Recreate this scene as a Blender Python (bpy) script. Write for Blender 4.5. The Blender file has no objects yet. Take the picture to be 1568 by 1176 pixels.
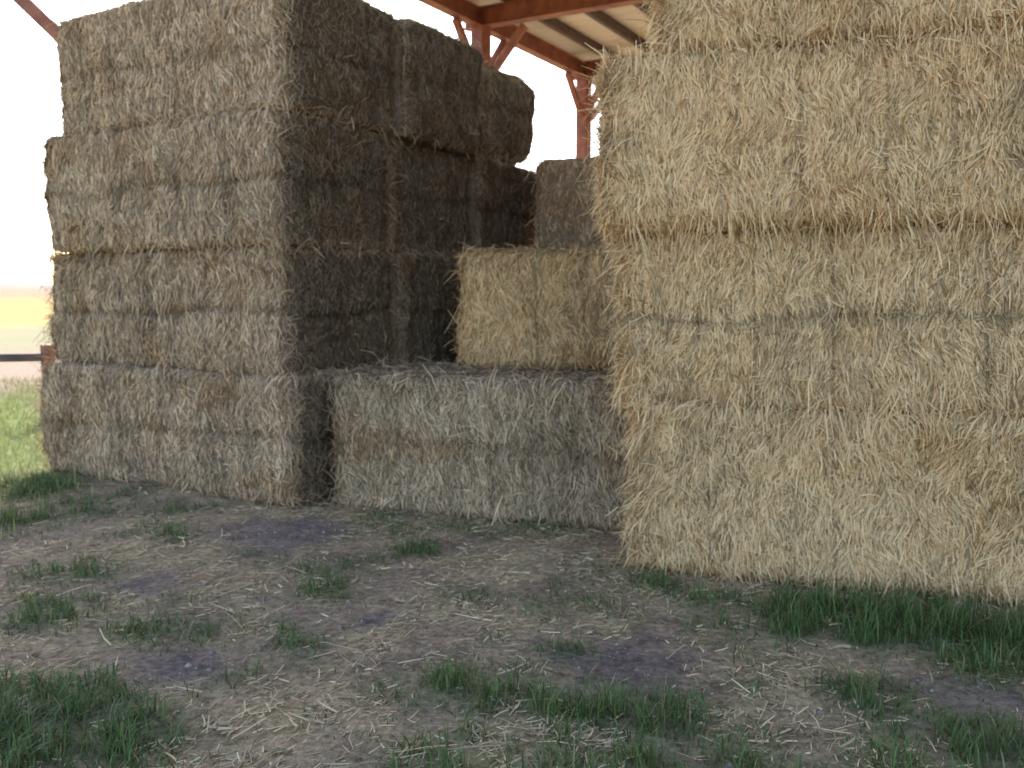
import bpy, math, numpy as np
from mathutils import Vector, Matrix
rng = np.random.default_rng(7)
scene = bpy.context.scene

# ------------------------------------------------------------------ noise
def _h(ix, iy, iz, seed):
    h = (ix*374761393 + iy*668265263 + iz*2147483647 + seed*974634777) & 0xFFFFFFFF
    h = ((h ^ (h >> 13)) * 1274126177) & 0xFFFFFFFF
    h = (h ^ (h >> 16)) & 0xFFFFFF
    return h / float(0xFFFFFF) * 2 - 1
def vnoise(p, seed=0):
    p = np.asarray(p, float); i = np.floor(p).astype(np.int64); f = p - i
    f = f*f*(3-2*f); r = 0
    for dx in (0, 1):
        for dy in (0, 1):
            for dz in (0, 1):
                w = (f[..., 0] if dx else 1-f[..., 0])*(f[..., 1] if dy else 1-f[..., 1])*(f[..., 2] if dz else 1-f[..., 2])
                r = r + w*_h(i[..., 0]+dx, i[..., 1]+dy, i[..., 2]+dz, seed)
    return r
def fbm(p, seed=0, o=3):
    r = 0; a = 1
    for k in range(o):
        r = r + a*vnoise(p*(2**k), seed+k*17); a *= .5
    return r/1.75
def n2(x, y, s, seed=0, o=3):
    return fbm(np.stack([x*s, y*s, np.zeros_like(x)+.37], -1), seed, o)

# ------------------------------------------------------------------ materials
def new_mat(name):
    m = bpy.data.materials.new(name); m.use_nodes = True
    nt = m.node_tree; b = nt.nodes["Principled BSDF"]
    return m, nt, b
def attr_mat(name, rough=.85, scale=40., lo=.7, hi=1.25, bump=.3, stretch=(1, 1, 1), spec=.2, trans=0, noise=True):
    m, nt, b = new_mat(name)
    a = nt.nodes.new("ShaderNodeAttribute"); a.attribute_name = "Col"
    b.inputs["Roughness"].default_value = rough
    b.inputs["Specular IOR Level"].default_value = spec
    src = a.outputs["Color"]
    if noise:
        tc = nt.nodes.new("ShaderNodeTexCoord"); mp = nt.nodes.new("ShaderNodeMapping")
        mp.inputs["Scale"].default_value = stretch
        nt.links.new(tc.outputs["Object"], mp.inputs[0])
        n = nt.nodes.new("ShaderNodeTexNoise"); n.inputs["Scale"].default_value = scale
        n.inputs["Detail"].default_value = 3; n.inputs["Roughness"].default_value = .7
        nt.links.new(mp.outputs[0], n.inputs["Vector"])
        mr = nt.nodes.new("ShaderNodeMapRange")
        mr.inputs[1].default_value = .3; mr.inputs[2].default_value = .7
        mr.inputs[3].default_value = lo; mr.inputs[4].default_value = hi
        nt.links.new(n.outputs[0], mr.inputs[0])
        v = nt.nodes.new("ShaderNodeVectorMath"); v.operation = 'SCALE'
        nt.links.new(a.outputs["Color"], v.inputs[0]); nt.links.new(mr.outputs[0], v.inputs["Scale"])
        src = v.outputs[0]
        if bump:
            bp = nt.nodes.new("ShaderNodeBump"); bp.inputs["Strength"].default_value = bump
            bp.inputs["Distance"].default_value = .02
            nt.links.new(n.outputs[0], bp.inputs["Height"]); nt.links.new(bp.outputs[0], b.inputs["Normal"])
    nt.links.new(src, b.inputs["Base Color"])
    if trans:
        t = nt.nodes.new("ShaderNodeBsdfTranslucent"); nt.links.new(src, t.inputs[0])
        mx = nt.nodes.new("ShaderNodeMixShader"); mx.inputs[0].default_value = trans
        out = nt.nodes["Material Output"]
        nt.links.new(b.outputs[0], mx.inputs[1]); nt.links.new(t.outputs[0], mx.inputs[2])
        nt.links.new(mx.outputs[0], out.inputs[0])
    return m
def noise_mat(name, c1, c2, scale=8, rough=.6, metal=0, bump=.2):
    m, nt, b = new_mat(name)
    tc = nt.nodes.new("ShaderNodeTexCoord")
    n = nt.nodes.new("ShaderNodeTexNoise"); n.inputs["Scale"].default_value = scale; n.inputs["Detail"].default_value = 6
    nt.links.new(tc.outputs["Object"], n.inputs["Vector"])
    r = nt.nodes.new("ShaderNodeValToRGB")
    r.color_ramp.elements[0].position = .35; r.color_ramp.elements[1].position = .65
    r.color_ramp.elements[0].color = (*c1, 1); r.color_ramp.elements[1].color = (*c2, 1)
    nt.links.new(n.outputs[0], r.inputs[0]); nt.links.new(r.outputs[0], b.inputs["Base Color"])
    b.inputs["Roughness"].default_value = rough; b.inputs["Metallic"].default_value = metal
    bp = nt.nodes.new("ShaderNodeBump"); bp.inputs["Strength"].default_value = bump; bp.inputs["Distance"].default_value = .01
    nt.links.new(n.outputs[0], bp.inputs["Height"]); nt.links.new(bp.outputs[0], b.inputs["Normal"])
    return m
M_HAY = attr_mat("hay_core", scale=45, lo=.6, hi=1.25, bump=.4, stretch=(1.6, 1.6, .6))
M_FIB = attr_mat("hay_fibres", noise=False, rough=.8, spec=.08)
M_LITTER = attr_mat("straw_litter", noise=False, rough=.8, spec=.08)
M_GRASS = attr_mat("grass_blades", noise=False, rough=.55, trans=.25, spec=.3)
M_GROUND = attr_mat("ground", scale=28, lo=.5, hi=1.4, bump=.8, rough=.95, spec=.05)
M_RUST = noise_mat("red_oxide_steel", (.24, .075, .04), (.40, .15, .08), 5)
M_PURLIN = noise_mat("purlin_steel", (.07, .045, .04), (.13, .07, .05), 6)
M_ROOF = noise_mat("roof_panel", (.80, .71, .52), (.87, .79, .61), 1.5, .5)
M_HILL = noise_mat("hill_scrub", (.24, .17, .11), (.34, .24, .14), .03, .95)
M_STONE = attr_mat("gravel", noise=False)

# ------------------------------------------------------------------ mesh helper
def mesh_obj(name, V, Q, C, mat, smooth=None, mats=None, midx=None):
    me = bpy.data.meshes.new(name)
    n, q = len(V), len(Q)
    me.vertices.add(n); me.vertices.foreach_set("co", V.astype(np.float32).ravel())
    k = Q.shape[1]
    me.loops.add(q*k); me.loops.foreach_set("vertex_index", Q.astype(np.int32).ravel())
    me.polygons.add(q); me.polygons.foreach_set("loop_start", np.arange(0, q*k, k, dtype=np.int32))
    me.polygons.foreach_set("loop_total", np.full(q, k, dtype=np.int32))
    if smooth is not None: me.polygons.foreach_set("use_smooth", smooth)
    for m in (mats or [mat]): me.materials.append(m)
    if midx is not None: me.polygons.foreach_set("material_index", midx.astype(np.int32))
    me.update(calc_edges=True)
    a = me.color_attributes.new("Col", 'FLOAT_COLOR', 'POINT')
    a.data.foreach_set("color", np.concatenate([C, np.ones((n, 1))], 1).astype(np.float32).ravel())
    ob = bpy.data.objects.new(name, me); scene.collection.objects.link(ob)
    return ob
def strips(P, Wd, C):
    N, K, _ = P.shape
    V = np.stack([P-Wd, P+Wd], 2).reshape(-1, 3)
    b = (np.arange(N)*K*2)[:, None] + (np.arange(K-1)*2)[None]
    Q = np.stack([b, b+1, b+3, b+2], -1).reshape(-1, 4)
    return V, Q, np.repeat(C, K*2, 0)
def nrm(a): return a/(np.linalg.norm(a, axis=-1, keepdims=True)+1e-9)
def limit(c, m=.90):   # keep hue when an albedo would exceed the physical range
    c = np.clip(c, .01, None); return c/np.maximum(c.max(1, keepdims=True)/m, 1)

# ------------------------------------------------------------------ bales
FACES = {'front': (1, -1), 'back': (1, 1), 'left': (0, -1), 'right': (0, 1), 'top': (2, 1), 'bottom': (2, -1)}
def surf(p, h, r, seed, groove=1.):
    rv = np.array([r*1.5, r*1.5, r*.75])
    q = np.clip(p, -(h-rv), h-rv); d0 = nrm((p-q)/rv)
    s = q + d0*rv; d = nrm(d0/rv)
    side = 1-np.abs(d[:, 2])
    lump = .075*fbm(s*1.7+seed*3.1, seed, 2)*(.30+.70*side) + .024*fbm(s*9+5, seed+3, 2)
    alongx = np.abs(d[:, 1]); coord = s[:, 0]*alongx + s[:, 1]*(1-alongx)
    wob = s[:, 2]*.5
    rib = .026*vnoise(np.stack([coord*7+wob, wob*2, np.full(len(s), seed*1.7)], -1), seed+9)
    cut = vnoise(np.stack([coord*3.1+wob*.3, coord*0, np.full(len(s), seed*2.3)], -1), seed+12)
    rib = rib - .022*np.exp(-(cut/.05)**2)
    zg = s[:, 2] - .05*vnoise(np.stack([coord*1.5, coord*0, coord*0+seed], -1), seed+4)
    gr = -groove*.045*np.exp(-(zg/.026)**2)*np.clip(0.5+1.1*vnoise(np.stack([coord*2.2, coord*0, coord*0+2.], -1), seed+5), 0., 1.3)
    sag = min(groove, .5)*.02*np.abs(np.cos((np.abs(s[:, 2])/h[2]-.5)*math.pi))
    return s + d*(lump + (rib+gr+sag)*side)[:, None], d, coord, zg
def hay_bale(front_left, z0, phi, L=2.4, W=1.2, H=.89, seed=1, dens=None, base=(.6, .48, .29),
             core=.44, anchor='left', wid=1., tilt=(0, 0), r=.085, fuzz=1.0, groove=1., end_shade=1., brown=.6):
    """front_left: ground position of the front-left (or front-right) lower corner"""
    h = np.array([L/2, W/2, (H+.024)/2]); base = np.array(base); dens = dens or {}
    rg = np.random.default_rng(seed*101+3)
    Vs, Qs, Cs, Sm = [], [], [], []; off = 0
    def colour(s, coord, seed, d):
        blot = fbm(s*1.6+9, seed+21, 2)
        fl = vnoise(np.stack([coord*8+s[:, 2]*.4, s[:, 2]*1.2, coord*0+.5], -1), seed+30)
        st = fbm(np.stack([coord*24, s[:, 2]*7, coord*0], -1), seed+31, 2)
        c = base[None]*(1 + .22*blot + .18*fl + .36*st)[:, None]
        br = np.clip(fbm(s*3.3+40, seed+22, 2)*2-.25, 0, 1)[:, None]
        c = c*(1-br*brown) + br*brown*base*np.array([.76, .61, .44])
        return c*(1-(1-end_shade)*np.clip(d[:, 0], 0, 1)**2)[:, None]  # darkens the right-hand bale end: shade painted into its colour
    step = .035
    for f, (ax, sg) in FACES.items():
        a, b = [i for i in range(3) if i != ax]
        na, nb = int(2*h[a]/step)+1, int(2*h[b]/step)+1
        if f == 'bottom' or (f == 'back' and 'back' not in dens): na, nb = 12, 8
        A, B = np.meshgrid(np.linspace(-h[a], h[a], na), np.linspace(-h[b], h[b], nb), indexing='ij')
        p = np.zeros((na*nb, 3)); p[:, a] = A.ravel(); p[:, b] = B.ravel(); p[:, ax] = sg*h[ax]
        s, d, co, zg = surf(p, h, r, seed, groove)
        idx = np.arange(na*nb).reshape(na, nb)
        Q = np.stack([idx[:-1, :-1], idx[1:, :-1], idx[1:, 1:], idx[:-1, 1:]], -1).reshape(-1, 4)
        flip = (sg < 0) != (ax == 1)
        if flip: Q = Q[:, ::-1]
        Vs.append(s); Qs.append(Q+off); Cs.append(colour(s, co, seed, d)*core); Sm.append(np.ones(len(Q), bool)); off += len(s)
    for f, N in dens.items():
        ax, sg = FACES[f]; a, b = [i for i in range(3) if i != ax]
        Ne = int(N*.045*fuzz); Nt = N+Ne
        p = np.zeros((Nt, 3)); p[:, a] = rg.uniform(-h[a], h[a], Nt); p[:, b] = rg.uniform(-h[b], h[b], Nt); p[:, ax] = sg*h[ax]
        e = np.arange(Nt) >= N
        ea = rg.random(Nt) < .5
        jit = rg.exponential(.04, Nt)
        m1 = e & ea; p[m1, a] = (np.sign(p[m1, a])*(h[a]-jit[m1]))
        m2 = e & ~ea; p[m2, b] = (np.sign(p[m2, b])*(h[b]-jit[m2]))
        s, d, co, zg = surf(p, h, r, seed, groove)
        up = np.array([0, 0, 1.]) if ax != 2 else np.array([1., 0, 0])
        t1 = nrm(up - (d@up)[:, None]*d); t2 = np.cross(d, t1)
        ca = .8*vnoise(s*7+3, seed+50)
        sd = .30 if ax == 1 else .65
        th = ca + rg.normal(0, sd, Nt); wild = rg.random(Nt) < .11
        th = np.where(wild, rg.uniform(-math.pi, math.pi, Nt), th) + np.where(rg.random(Nt) < .5, math.pi, 0)
        tau = np.abs(rg.normal(0, .11, Nt)); tau = np.where(rg.random(Nt) < .04*fuzz, rg.uniform(.3, 1.0, Nt), tau)
        tau = np.where(e, rg.uniform(.1, 1.2, Nt), tau)
        Ln = rg.gamma(2.2, .017, Nt)+.018; Ln = np.where(e, Ln*1.7+.02, Ln); Ln = np.clip(Ln, .02, .24)
        if ax != 2:
            dz = np.minimum(np.abs(zg)+(.1 if groove < .3 else .015/max(groove, .2)), np.abs(h[2]-np.abs(p[:, 2]))+.024)
            near = (dz < .035) & ~e & (rg.random(Nt) < .6)
            Ln = np.where(near, Ln*.5, Ln); th = np.where(near, math.pi/2+rg.normal(0, .7, Nt), th)
            far_lim = dz*2.2+.07; Ln = np.where(e | (rg.random(Nt) < .35), Ln, np.minimum(Ln, far_lim))
        tan = np.cos(th)[:, None]*t1 + np.sin(th)[:, None]*t2
        D = np.cos(tau)[:, None]*tan + np.sin(tau)[:, None]*d
        P0 = s + d*rg.uniform(-.004, .008, Nt)[:, None] - tan*(Ln*.45)[:, None]
        P1 = P0 + D*(Ln*.5)[:, None]
        D2 = nrm(D - d*rg.uniform(0, .4, Nt)[:, None] + rg.normal(0, .10, (Nt, 3)) + np.array([0, 0, -.10])*(1+3*e)[:, None])
        P2 = P1 + D2*(Ln*.5)[:, None]
        P = np.stack([P0, P1, P2], 1)
        w = wid*rg.uniform(.0012, .0038, Nt)
        roll = rg.normal(0, .45, Nt)[:, None]
        wd = nrm(np.cross(D, d)*np.cos(roll) + d*np.sin(roll))*w[:, None]
        Wd = np.stack([wd*.8, wd, wd*.5], 1)
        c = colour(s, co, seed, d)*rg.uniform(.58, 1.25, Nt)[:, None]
        g = np.exp(-(zg/.03)**2)*(ax != 2)*min(groove, 1); c = c*(1-.45*g)[:, None]  # crevice shade along the mid groove, painted into the strand colour
        k = rg.random(Nt)
        c = np.where((k < .08)[:, None], c*np.array([1.35, 1.30, 1.22]), c)
        c = np.where(((k > .10) & (k < .27))[:, None], c*np.array([.54, .45, .35]), c)
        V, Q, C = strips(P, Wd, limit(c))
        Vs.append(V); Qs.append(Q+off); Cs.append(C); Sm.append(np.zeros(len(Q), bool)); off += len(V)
    Sm = np.concatenate(Sm)
    ob = mesh_obj("hay_bale", np.concatenate(Vs), np.concatenate(Qs), np.concatenate(Cs), None, Sm, [M_HAY, M_FIB], (~Sm).astype(int))
    ux = np.array([math.cos(phi), math.sin(phi)]); uy = np.array([-math.sin(phi), math.cos(phi)])
    c = np.array(front_left[:2]) + (ux if anchor == 'left' else -ux)*L/2 + uy*W/2
    ob.location = (c[0], c[1], z0+H/2); ob.rotation_euler = (tilt[0], tilt[1], phi)
    return ob

rad = math.radians
H = .89
# left stack: 3 deep x 4 high, aligned on its front-right corner
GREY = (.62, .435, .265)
phi = rad(-29.5); ux = np.array([math.cos(phi), math.sin(phi)]); uy = np.array([-math.sin(phi), math.cos(phi)])
C0 = np.array([-1.50, 5.95])
offs = [(.05, -.04, 2.69), (-.05, .02, 2.64), (-.02, -.01, 2.52), (.03, .02, 2.45)]
for lv in range(4):
    for dp in range(3):
        ox, oy, L = offs[lv]
        jx = [0, .05, -.03][dp]*(1 if lv % 2 else -1)
        c = C0 + ux*(ox+jx) + uy*(oy + dp*1.22)
        dens = {'right': 6500}
        if dp == 0: dens['front'] = 17000; dens['left'] = 2000
        else: dens['left'] = 900
        if lv == 3: dens['top'] = 2500
        if dp == 2: dens['back'] = 1200
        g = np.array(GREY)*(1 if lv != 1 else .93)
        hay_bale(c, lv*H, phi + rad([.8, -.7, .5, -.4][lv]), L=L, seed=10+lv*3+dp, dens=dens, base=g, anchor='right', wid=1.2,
                 r=.09 if not (lv == 3 and dp == 2) else .26, groove=[.7, 1.1, .8, .6][lv], end_shade=.43)  # right-hand ends carry painted shade in their colour
# right stack
FRESH = (.93, .645, .335)
phi = rad(-19); ux = np.array([math.cos(phi), math.sin(phi)]); uy = np.array([-math.sin(phi), math.cos(phi)])
R0 = np.array([.56, 4.70])
offs = [(.08, -.03), (-.01, .02), (-.12, -.07), (.16, .0)]
for lv in range(4):
    for col in range(2):
        for dp in range(3):
            ox, oy = offs[lv]
            c = R0 + ux*(ox+col*2.46) + uy*(oy+dp*1.22)
            dens = {}
            if col == 0 and dp == 0: dens = {'front': 29000, 'left': 7500}
            elif col == 1 and dp == 0: dens = {'front': 3000}
            elif col == 0: dens = {'left': 1500}
            if lv == 3: dens['top'] = 800
            if dp == 2: dens['back'] = 1000
            if col == 1: dens['right'] = 800
            hay_bale(c, lv*H, phi + rad([.5, -.5, .9, -.6][lv]), seed=60+lv*6+dp*2+col, dens=dens, base=FRESH,
                     r=.09 if lv != 2 else .14, fuzz=2.5, groove=[.2, 1.2, .3, .3][lv], brown=.45)
# middle bales
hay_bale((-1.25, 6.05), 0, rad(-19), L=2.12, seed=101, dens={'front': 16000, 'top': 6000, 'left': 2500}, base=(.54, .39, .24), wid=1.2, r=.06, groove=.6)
hay_bale((-.44, 6.62), H, rad(-14), L=2.3, seed=102, dens={'front': 13000, 'top': 2500, 'left': 4500}, base=(.86, .57, .28), wid=1.2, r=.13, groove=.2)
for i in range(3):
    hay_bale((.20, 8.3), i*H, rad(-17), L=2.4, seed=110+i, dens={'front': 4500, 'left': 2000, 'top': 1000}, base=(.74, .50, .29), wid=1.4, r=.11, groove=.3)

# ------------------------------------------------------------------ ground
def gz(x, y):
    near = np.exp(-((x)**2+(y-5)**2)/400.)
    return near*(.05*n2(x, y, .7, 300, 2) + .020*n2(x, y, 4., 301, 2)) - .005
GREEN = [(1.15, 4.10, .17, 1), (1.38, 3.93, .28, 1.5), (1.73, 3.84, .34, 1.6), (2.0, 3.70, .38, 1.6), (2.35, 3.55, .4, 1.6), (1.31, 3.05, .2, 1.1),
         (1.55, 3.72, .25, 1.3), (1.9, 3.45, .27, 1.2), (1.25, 3.78, .2, 1.0),
         (1.52, 2.75, .28, 1), (-.25, 3.17, .18, 1), (.04, 3.06, .22, 1.1), (.26, 2.92, .25, 1.1), (.54, 2.96, .18, 1), (.2, 3.52, .11, .9),
         (-.92, 4.28, .16, 1.1), (-.89, 3.7, .15, .9), (-1.43, 3.85, .17, .8), (-1.67, 3.77, .16, .8), (-2.19, 3.97, .28, .9), (-1.7, 2.96, .36, 1.2),
         (-1.35, 2.87, .28, 1.2), (-1.6, 2.6, .3, 1.2), (-2.03, 5.2, .17, .9), (-.54, 5.0, .16, 1), (-.82, 4.8, .12, .7), (-2.83, 5.85, .3, .8), (-3.72, 6.5, .45, 1.2),
         (-2.3, 5.85, .2, .8), (.74, 4.35, .22, .8), (.95, 4.15, .2, .8), (-3.2, 5.6, .35, .9), (.45, 4.1, .25, .6), (-.2, 4.2, .2, .5), (-2.4, 4.6, .3, .7),
         (-.2, 2.6, .25, 1.1), (.3, 2.6, .25, 1.1), (.75, 2.7, .2, .9), (1.2, 2.65, .2, .9), (1.0, 3.75, .2, .6), (-1.1, 3.3, .15, .5), (-1.2, 2.5, .25, .9),
         (2.3, 3.2, .25, .7), (1.75, 3.35, .2, .6)]
BARE = [(-1.4, 5.28, .38), (.48, 3.45, .30), (1.7, 3.1, .25), (-1.3, 3.4, .2), (-1.9, 4.4, .2), (-.6, 3.9, .13)]
STRAW = [(-1.8, 4.9, .3), (-.7, 5.35, .4), (.2, 5.2, .4), (.5, 4.8, .35), (-.1, 4.6, .35), (-.25, 4.0, .4), (-.75, 3.0, .5), (-.9, 2.6, .4), (1.0, 3.4, .35),
         (.7, 4.3, .3), (-2.4, 4.9, .3), (-1.0, 5.75, .3), (-1.9, 4.15, .25), (0, 5.6, .3), (-2.2, 5.5, .3), (.9, 2.9, .3), (-.4, 5.8, .3), (.4, 5.4, .3),
         (1.2, 4.3, .25), (1.7, 4.15, .25), (2.2, 3.95, .25), (-1.7, 5.85, .25), (-1.3, 4.5, .3), (.3, 3.9, .25), (.1, 2.7, .3)]
def masks(x, y):
    g = np.zeros_like(x); s = np.zeros_like(x); b = np.zeros_like(x)
    wx = x + .18*n2(x, y, 3.5, 310) + .07*n2(x, y, 14, 312, 2); wy = y + .18*n2(x, y, 3.5, 311) + .07*n2(x, y, 14, 313, 2)
    for (a, c, r, k) in GREEN: g = np.maximum(g, np.exp(-(((wx-a)**2+(wy-c)**2)/r**2))*k)
    for (a, c, r) in STRAW: s = np.maximum(s, np.exp(-((wx-a)**2+(wy-c)**2)/r**2))
    for (a, c, r) in BARE: b = np.maximum(b, np.exp(-(((wx-a)**2+(wy-c)**2)/r**2)**1.5))
    g = np.clip(g, 0, 1.5)
    low = np.clip(n2(x, y, 2.2, 320)*2.6+.05, 0, 1)*.5
    s = np.clip(.22 + .55*np.clip(n2(x, y, 3.3, 321)*2.7+.2, 0, 1)+.7*s, 0, 1.25)*(1-.85*b)
    g = np.maximum(g, low*(1-b))
    return g, s, b
def axis(lo, hi, n, far, k=1.11):
    a = list(np.linspace(lo, hi, n)); st = a[1]-a[0]
    l, s = [], st; v = lo
    while v > -far: s *= k; v -= s; l.append(v)
    r, s = [], st; v = hi
    while v < far: s *= k; v += s; r.append(v)
    return np.array(l[::-1]+a+r)
xs = axis(-5, 3.5, 330, 2500); ys = axis(1.2, 8, 270, 2500)
X, Y = np.meshgrid(xs, ys, indexing='ij'); x = X.ravel(); y = Y.ravel()
g, s, b = masks(x, y)
dirt = np.array([.27, .182, .132])
purple = np.array([.215, .155, .128])
strawc = np.array([.54, .375, .205]); greenc = np.array([.11, .145, .055])
fn = n2(x, y, 9., 330)
c = dirt[None]*(1-b[:, None])+purple[None]*b[:, None]
c = c*(1+.3*n2(x, y, 1.1, 331)+.3*fn)[:, None]
k = np.clip(s*.72+fn*.45, 0, .9)[:, None]; c = c*(1-k)+strawc*k
k = np.clip(g*.6, 0, .75)[:, None]; c = c*(1-k)+greenc*k
def sm(a, lo, hi):
    t = np.clip((a-lo)/(hi-lo), 0, 1); return t*t*(3-2*t)
dist = np.hypot(x, y)
og = sm(-x*.9+y*.35, 5.2, 6.6)
lit = np.array([.24, .29, .10])*(1+.3*n2(x, y, 1.3, 340))[:, None]
c = c*(1-og[:, None])+lit*og[:, None]
k = (sm(dist, 13.5, 15.5))[:, None]; c = c*(1-k)+np.array([.46, .34, .24])*k
k = (sm(dist, 21, 27))[:, None]; c = c*(1-k)+np.array([.44, .38, .21])*(1+.25*n2(x, y, .3, 345))[:, None]*k
k = (sm(dist+4*n2(x, y, .08, 347), 34, 46))[:, None]; c = c*(1-k)+np.array([.60, .40, .14])*(1+.35*n2(x, y, .12, 346))[:, None]*k
k = (sm(dist, 120, 200))[:, None]; c = c*(1-k)+np.array([.46, .30, .18])*k
ny = len(ys); idx = np.arange(len(x)).reshape(len(xs), ny)
Q = np.stack([idx[:-1, :-1], idx[1:, :-1], idx[1:, 1:], idx[:-1, 1:]], -1).reshape(-1, 4)
mesh_obj("ground", np.stack([x, y, gz(x, y)], -1), Q, np.clip(c, .02, .8), M_GROUND, np.ones(len(Q), bool))

# straw litter
def inside_bale(x, y):
    def box(cx, cy, ph, L, W, anc):
        dx, dy = x-cx, y-cy
        a = dx*math.cos(ph)+dy*math.sin(ph); b2 = -dx*math.sin(ph)+dy*math.cos(ph)
        if anc == 'r': a = a+L
        return (a > .02) & (a < L-.02) & (b2 > .03) & (b2 < W)
    return box(-1.5, 5.95, rad(-29.5), 2.5, 3.6, 'r') | box(.62, 4.68, rad(-19), 5, 3.6, 'l') | box(-1.25, 6.05, rad(-19), 2.1, 2, 'l')
N = 330000
x = rng.uniform(-5, 3.2, N); y = rng.uniform(1.6, 8.0, N)
g, s, b = masks(x, y)
keep = (rng.random(N) < np.clip(s-.15, .02, 1)**1.25*.68*np.clip(n2(x, y, 9, 377)*2.4+.6, .08, 1)) & ~inside_bale(x, y) & (x*-.9+y*.35 < 6.2)
x, y = x[keep], y[keep]; N = len(x)
th = rng.uniform(0, 2*math.pi, N)*.75
Ln = np.clip(rng.gamma(2.2, .016, N)+.010, .015, .2)
lng = rng.random(N) < .03; Ln = np.where(lng, Ln*2+.05, Ln)
til = rng.normal(0, .12, N)
D = nrm(np.stack([np.cos(th), np.sin(th), til], -1))
P0 = np.stack([x, y, gz(x, y)+rng.uniform(.003, .015, N)], -1)
P1 = P0+D*(Ln*.5)[:, None]; P2 = P1+nrm(D+rng.normal(0, .18, (N, 3))*np.array([1, 1, .4]))*(Ln*.5)[:, None]
wd = np.stack([-np.sin(th), np.cos(th), rng.normal(0, .5, N)], -1)*rng.uniform(.001, .0030, N)[:, None]
c = np.array([.68, .50, .285])[None]*rng.uniform(.35, 1.25, N)[:, None]*(1+rng.normal(0, .05, (N, 3)))
V, Q, C = strips(np.stack([P0, P1, P2], 1), np.stack([wd, wd, wd*.6], 1), limit(c, .85))
mesh_obj("straw_litter", V, Q, C, M_LITTER)

# grass
def blades(x, y, hgt, col, w):
    N = len(x); th = rng.uniform(0, 2*math.pi, N); lean = np.abs(rng.normal(.4, .35, N))
    d = np.stack([np.cos(th)*lean, np.sin(th)*lean, np.ones(N)], -1)
    P0 = np.stack([x, y, gz(x, y)-.005], -1); hh = (hgt/3)[:, None]
    P1 = P0+nrm(d)*hh; d2 = d*np.array([2.2, 2.2, 1]); P2 = P1+nrm(d2)*hh
    d3 = d*np.array([4.2, 4.2, .7]); P3 = P2+nrm(d3)*hh
    wd = np.stack([-np.sin(th), np.cos(th), np.zeros(N)], -1)*w[:, None]
    return strips(np.stack([P0, P1, P2, P3], 1), np.stack([wd, wd, wd*.75, wd*.1], 1), col)
N = 340000
x = rng.uniform(-5, 3.2, N); y = rng.uniform(1.6, 7.5, N)
g, s, b = masks(x, y)
tuft = np.clip(n2(x, y, 11, 360)*2.2+.6, 0, 1); tuft = np.maximum(tuft, np.clip(g-1, 0, .5)*1.6)
keep = (rng.random(N) < np.clip(g, 0, 1)**1.4*tuft) & ~inside_bale(x, y)
x, y, gg, tf = x[keep], y[keep], g[keep], tuft[keep]
hg = rng.uniform(.03, .11, len(x))*(.22+1.05*gg)*(.5+.7*tf)
col = np.array([.085, .155, .045])[None]*rng.uniform(.5, 1.6, len(x))[:, None]
col[:, 0] += rng.uniform(0, .05, len(x))
dry = rng.random(len(x)) < .08; col[dry] = np.array([.32, .27, .13])*rng.uniform(.6, 1.2, (dry.sum(), 1))
A = blades(x, y, hg, col, rng.uniform(.0012, .0032, len(x)))
N = 45000
x2 = rng.uniform(-14, -3, N); y2 = rng.uniform(4.5, 14.5, N)
keep = (-x2*.9+y2*.35 > 5.3+.6*rng.normal(0, 1, N)) & ~inside_bale(x2, y2); x2, y2 = x2[keep], y2[keep]
col2 = np.array([.22, .28, .08])[None]*rng.uniform(.6, 1.5, len(x2))[:, None]; col2[:, 0] += rng.uniform(0, .12, len(x2))
B = blades(x2, y2, rng.uniform(.05, .14, len(x2)), col2, rng.uniform(.002, .004, len(x2)))
V = np.concatenate([A[0], B[0]]); Q = np.concatenate([A[1], B[1]+len(A[0])]); C = np.concatenate([A[2], B[2]])
mesh_obj("grass", V, Q, C, M_GRASS)

# gravel
N = 9000
x = rng.uniform(-3.5, 3, N); y = rng.uniform(2, 7, N); g, s, b = masks(x, y)
keep = (rng.random(N) < .12+.88*b) & ~inside_bale(x, y); x, y = x[keep], y[keep]; N = len(x)
oc = np.array([[1, 0, 0], [0, 1, 0], [-1, 0, 0], [0, -1, 0], [0, 0, 1], [0, 0, -1.]])
tri = np.array([[0, 1, 4], [1, 2, 4], [2, 3, 4], [3, 0, 4], [1, 0, 5], [2, 1, 5], [3, 2, 5], [0, 3, 5]])
sz = rng.gamma(2, .0024, N)+.002
V = (oc[None]*rng.uniform(.6, 1.2, (N, 6, 1))+rng.normal(0, .15, (N, 6, 3)))*sz[:, None, None]*np.array([1, 1, .7])+np.stack([x, y, gz(x, y)+.002], -1)[:, None]
Q = (tri[None]+(np.arange(N)*6)[:, None, None]).reshape(-1, 3)
C = np.repeat(np.array([.30, .235, .195])[None]*rng.uniform(.5, 1.5, N)[:, None], 6, 0)
mesh_obj("gravel", V.reshape(-1, 3), Q, C, M_STONE)

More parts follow.
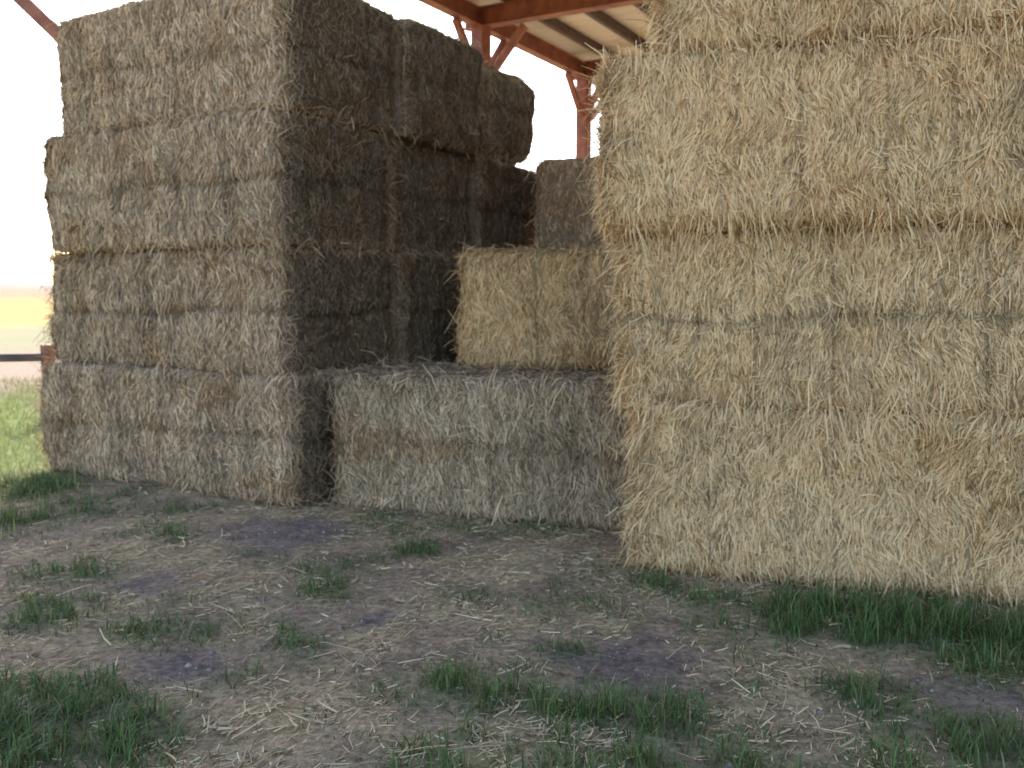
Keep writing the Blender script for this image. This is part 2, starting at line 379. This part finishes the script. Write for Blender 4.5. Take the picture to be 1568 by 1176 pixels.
# ------------------------------------------------------------------ shed
def beam(name, p, q, w, d, mat, parent, ibeam=False):
    p, q = Vector(p), Vector(q); ax = (q-p); L = ax.length; ax.normalize()
    up = Vector((0, 0, 1)) if abs(ax.z) < .9 else Vector((.872, -.49, 0))
    sx = ax.cross(up).normalized(); sy = sx.cross(ax).normalized()
    if ibeam:
        t = .016; tw = .012
        prof = [(-w/2, -d/2), (w/2, -d/2), (w/2, -d/2+t), (tw/2, -d/2+t), (tw/2, d/2-t), (w/2, d/2-t), (w/2, d/2), (-w/2, d/2), (-w/2, d/2-t), (-tw/2, d/2-t), (-tw/2, -d/2+t), (-w/2, -d/2+t)]
    else:
        e = min(w, d)*.12
        prof = [(-w/2+e, -d/2), (w/2-e, -d/2), (w/2, -d/2+e), (w/2, d/2-e), (w/2-e, d/2), (-w/2+e, d/2), (-w/2, d/2-e), (-w/2, -d/2+e)]
    n = len(prof); vs = [tuple(o + sx*a + sy*b) for o in (p, q) for a, b in prof]
    fs = [(i, (i+1) % n, n+(i+1) % n, n+i) for i in range(n)] + [tuple(range(n))[::-1], tuple(range(n, 2*n))]
    me = bpy.data.meshes.new(name); me.from_pydata(vs, [], fs); me.update(); me.materials.append(mat)
    ob = bpy.data.objects.new(name, me); scene.collection.objects.link(ob); ob.parent = parent
    return ob
shed = bpy.data.objects.new("hay_shed", None); scene.collection.objects.link(shed)
v = np.array([.49, .8717]); u = np.array([.8717, -.49]); P1 = np.array([-.50, 14.8]); E = 5.78; BAY = 3.95; RW = 13.0
def pt(a, b2, z): q = P1+v*a+u*b2; return (q[0], q[1], z)
A0, A1 = -9.2, 12.0
cols = [-8.9, -BAY, 0, BAY, 2*BAY, 3*BAY]
for i, a in enumerate(cols):
    for b2 in (0, RW):
        if not (i == 0 and b2 == 0):
            beam("column", pt(a, b2, -.1), pt(a, b2, E-.12), .26, .26, M_RUST, shed)
            sgn = 1 if b2 == 0 else -1
            for kx in (-1, 1): beam("knee_brace", pt(a+kx*.13, b2, E-.85), pt(a+kx*.75, b2, E-.18), .11, .11, M_RUST, shed)
            beam("knee_brace", pt(a, b2+.13*sgn, E-.95), pt(a, b2+.8*sgn, E-.2), .11, .11, M_RUST, shed)
    beam("rafter", pt(a, -.3, E+.02), pt(a, RW+.3, E+.02), .2, .3, M_RUST, shed, True)
for b2 in (0, RW): beam("eave_beam", pt(A0, b2+.001, E+.0), pt(A1, b2+.001, E+.0), .18, .27, M_RUST, shed, True)
for j in range(17):
    b2 = -.35 + j*(RW+.7)/16
    beam("purlin", pt(A0, b2, E+.26), pt(A1, b2, E+.26), .09, .17, M_PURLIN, shed)
na = int((A1-A0)/.05); aa = np.linspace(A0-.3, A1+.3, na); prof = np.where((np.arange(na) % 6) < 1, .035, 0.)
rows = []
for b2 in (-.7, RW+.7):
    q = P1[None]+v[None]*aa[:, None]+u[None]*b2; rows.append(np.concatenate([q, (E+.355+prof)[:, None]], 1))
V = np.concatenate(rows); i = np.arange(na-1); Q = np.stack([i, i+1, na+i+1, na+i], -1)
ro = mesh_obj("roof_sheet", V, Q, np.ones((len(V), 3)), M_ROOF); ro.parent = shed
beam("outer_post", (-7.0, 11.0, -.1), (-7.0, 11.0, 5.9), .2, .2, M_RUST, shed)
beam("raking_brace", (-6.9, 11.0, 5.95), (-1.9, 11.3, 1.0), .16, .16, M_RUST, shed)

# pipe fence
fence = bpy.data.objects.new("pipe_fence", None); scene.collection.objects.link(fence)
fp = [np.array([-5.24, 10.0])+np.array([-2.6, -.55])*k for k in range(0, 5)]
for k, q in enumerate(fp):
    beam("post", (q[0], q[1], -.1), (q[0], q[1], .86), .12, .12, M_RUST, fence)
beam("rail", (fp[0][0], fp[0][1], .72), (fp[-1][0], fp[-1][1], .72), .09, .09, M_PURLIN, fence)

# hills
n = 200; an = np.linspace(0, 2*math.pi, n, endpoint=False); V = []
for R, f in ((900, 0), (1150, .6), (1500, 1), (2000, 0)):
    hh = (16+12*vnoise(np.stack([np.cos(an)*4, np.sin(an)*4, an*0], -1), 400)+6*vnoise(np.stack([np.cos(an)*17, np.sin(an)*17, an*0], -1), 401))*f
    V.append(np.stack([np.cos(an)*R, np.sin(an)*R, hh-2*(f == 0)], -1))
V = np.concatenate(V); Q = []
for k in range(3):
    for i in range(n): Q.append([k*n+i, k*n+(i+1) % n, (k+1)*n+(i+1) % n, (k+1)*n+i])
mesh_obj("hills", V, np.array(Q), np.ones((len(V), 3)), M_HILL, np.ones(len(Q), bool))

# ------------------------------------------------------------------ light
el, az = rad(32), rad(-14)
w = bpy.data.worlds.new("World"); scene.world = w; w.use_nodes = True; nt = w.node_tree
bg = nt.nodes["Background"]; sky = nt.nodes.new("ShaderNodeTexSky"); sky.sky_type = 'NISHITA'; sky.sun_disc = False
sky.sun_elevation = el; sky.sun_rotation = az; sky.dust_density = 1.8; sky.air_density = .9; sky.altitude = 300
nt.links.new(sky.outputs[0], bg.inputs[0]); bg.inputs[1].default_value = .55
sd = bpy.data.lights.new("sun", 'SUN'); sd.energy = 5; sd.angle = rad(.5); sd.color = (1, .93, .82)
so = bpy.data.objects.new("sun", sd); scene.collection.objects.link(so)
to = Vector((math.sin(az)*math.cos(el), math.cos(az)*math.cos(el), math.sin(el)))
so.rotation_euler = (-to).to_track_quat('-Z', 'Y').to_euler()

# ------------------------------------------------------------------ camera
cd = bpy.data.cameras.new("camera"); cam = bpy.data.objects.new("camera", cd); scene.collection.objects.link(cam)
cd.sensor_width = 36; cd.lens = 31.2; cd.clip_end = 6000; cd.clip_start = .05
cd.dof.use_dof = True; cd.dof.focus_distance = 2.3; cd.dof.aperture_fstop = 4.0
cam.location = (0, 0, 1.5); cam.rotation_euler = (rad(90-6.2), 0, 0)
scene.camera = cam
scene.view_settings.view_transform = 'Standard'; scene.view_settings.look = 'None'; scene.view_settings.exposure = 0
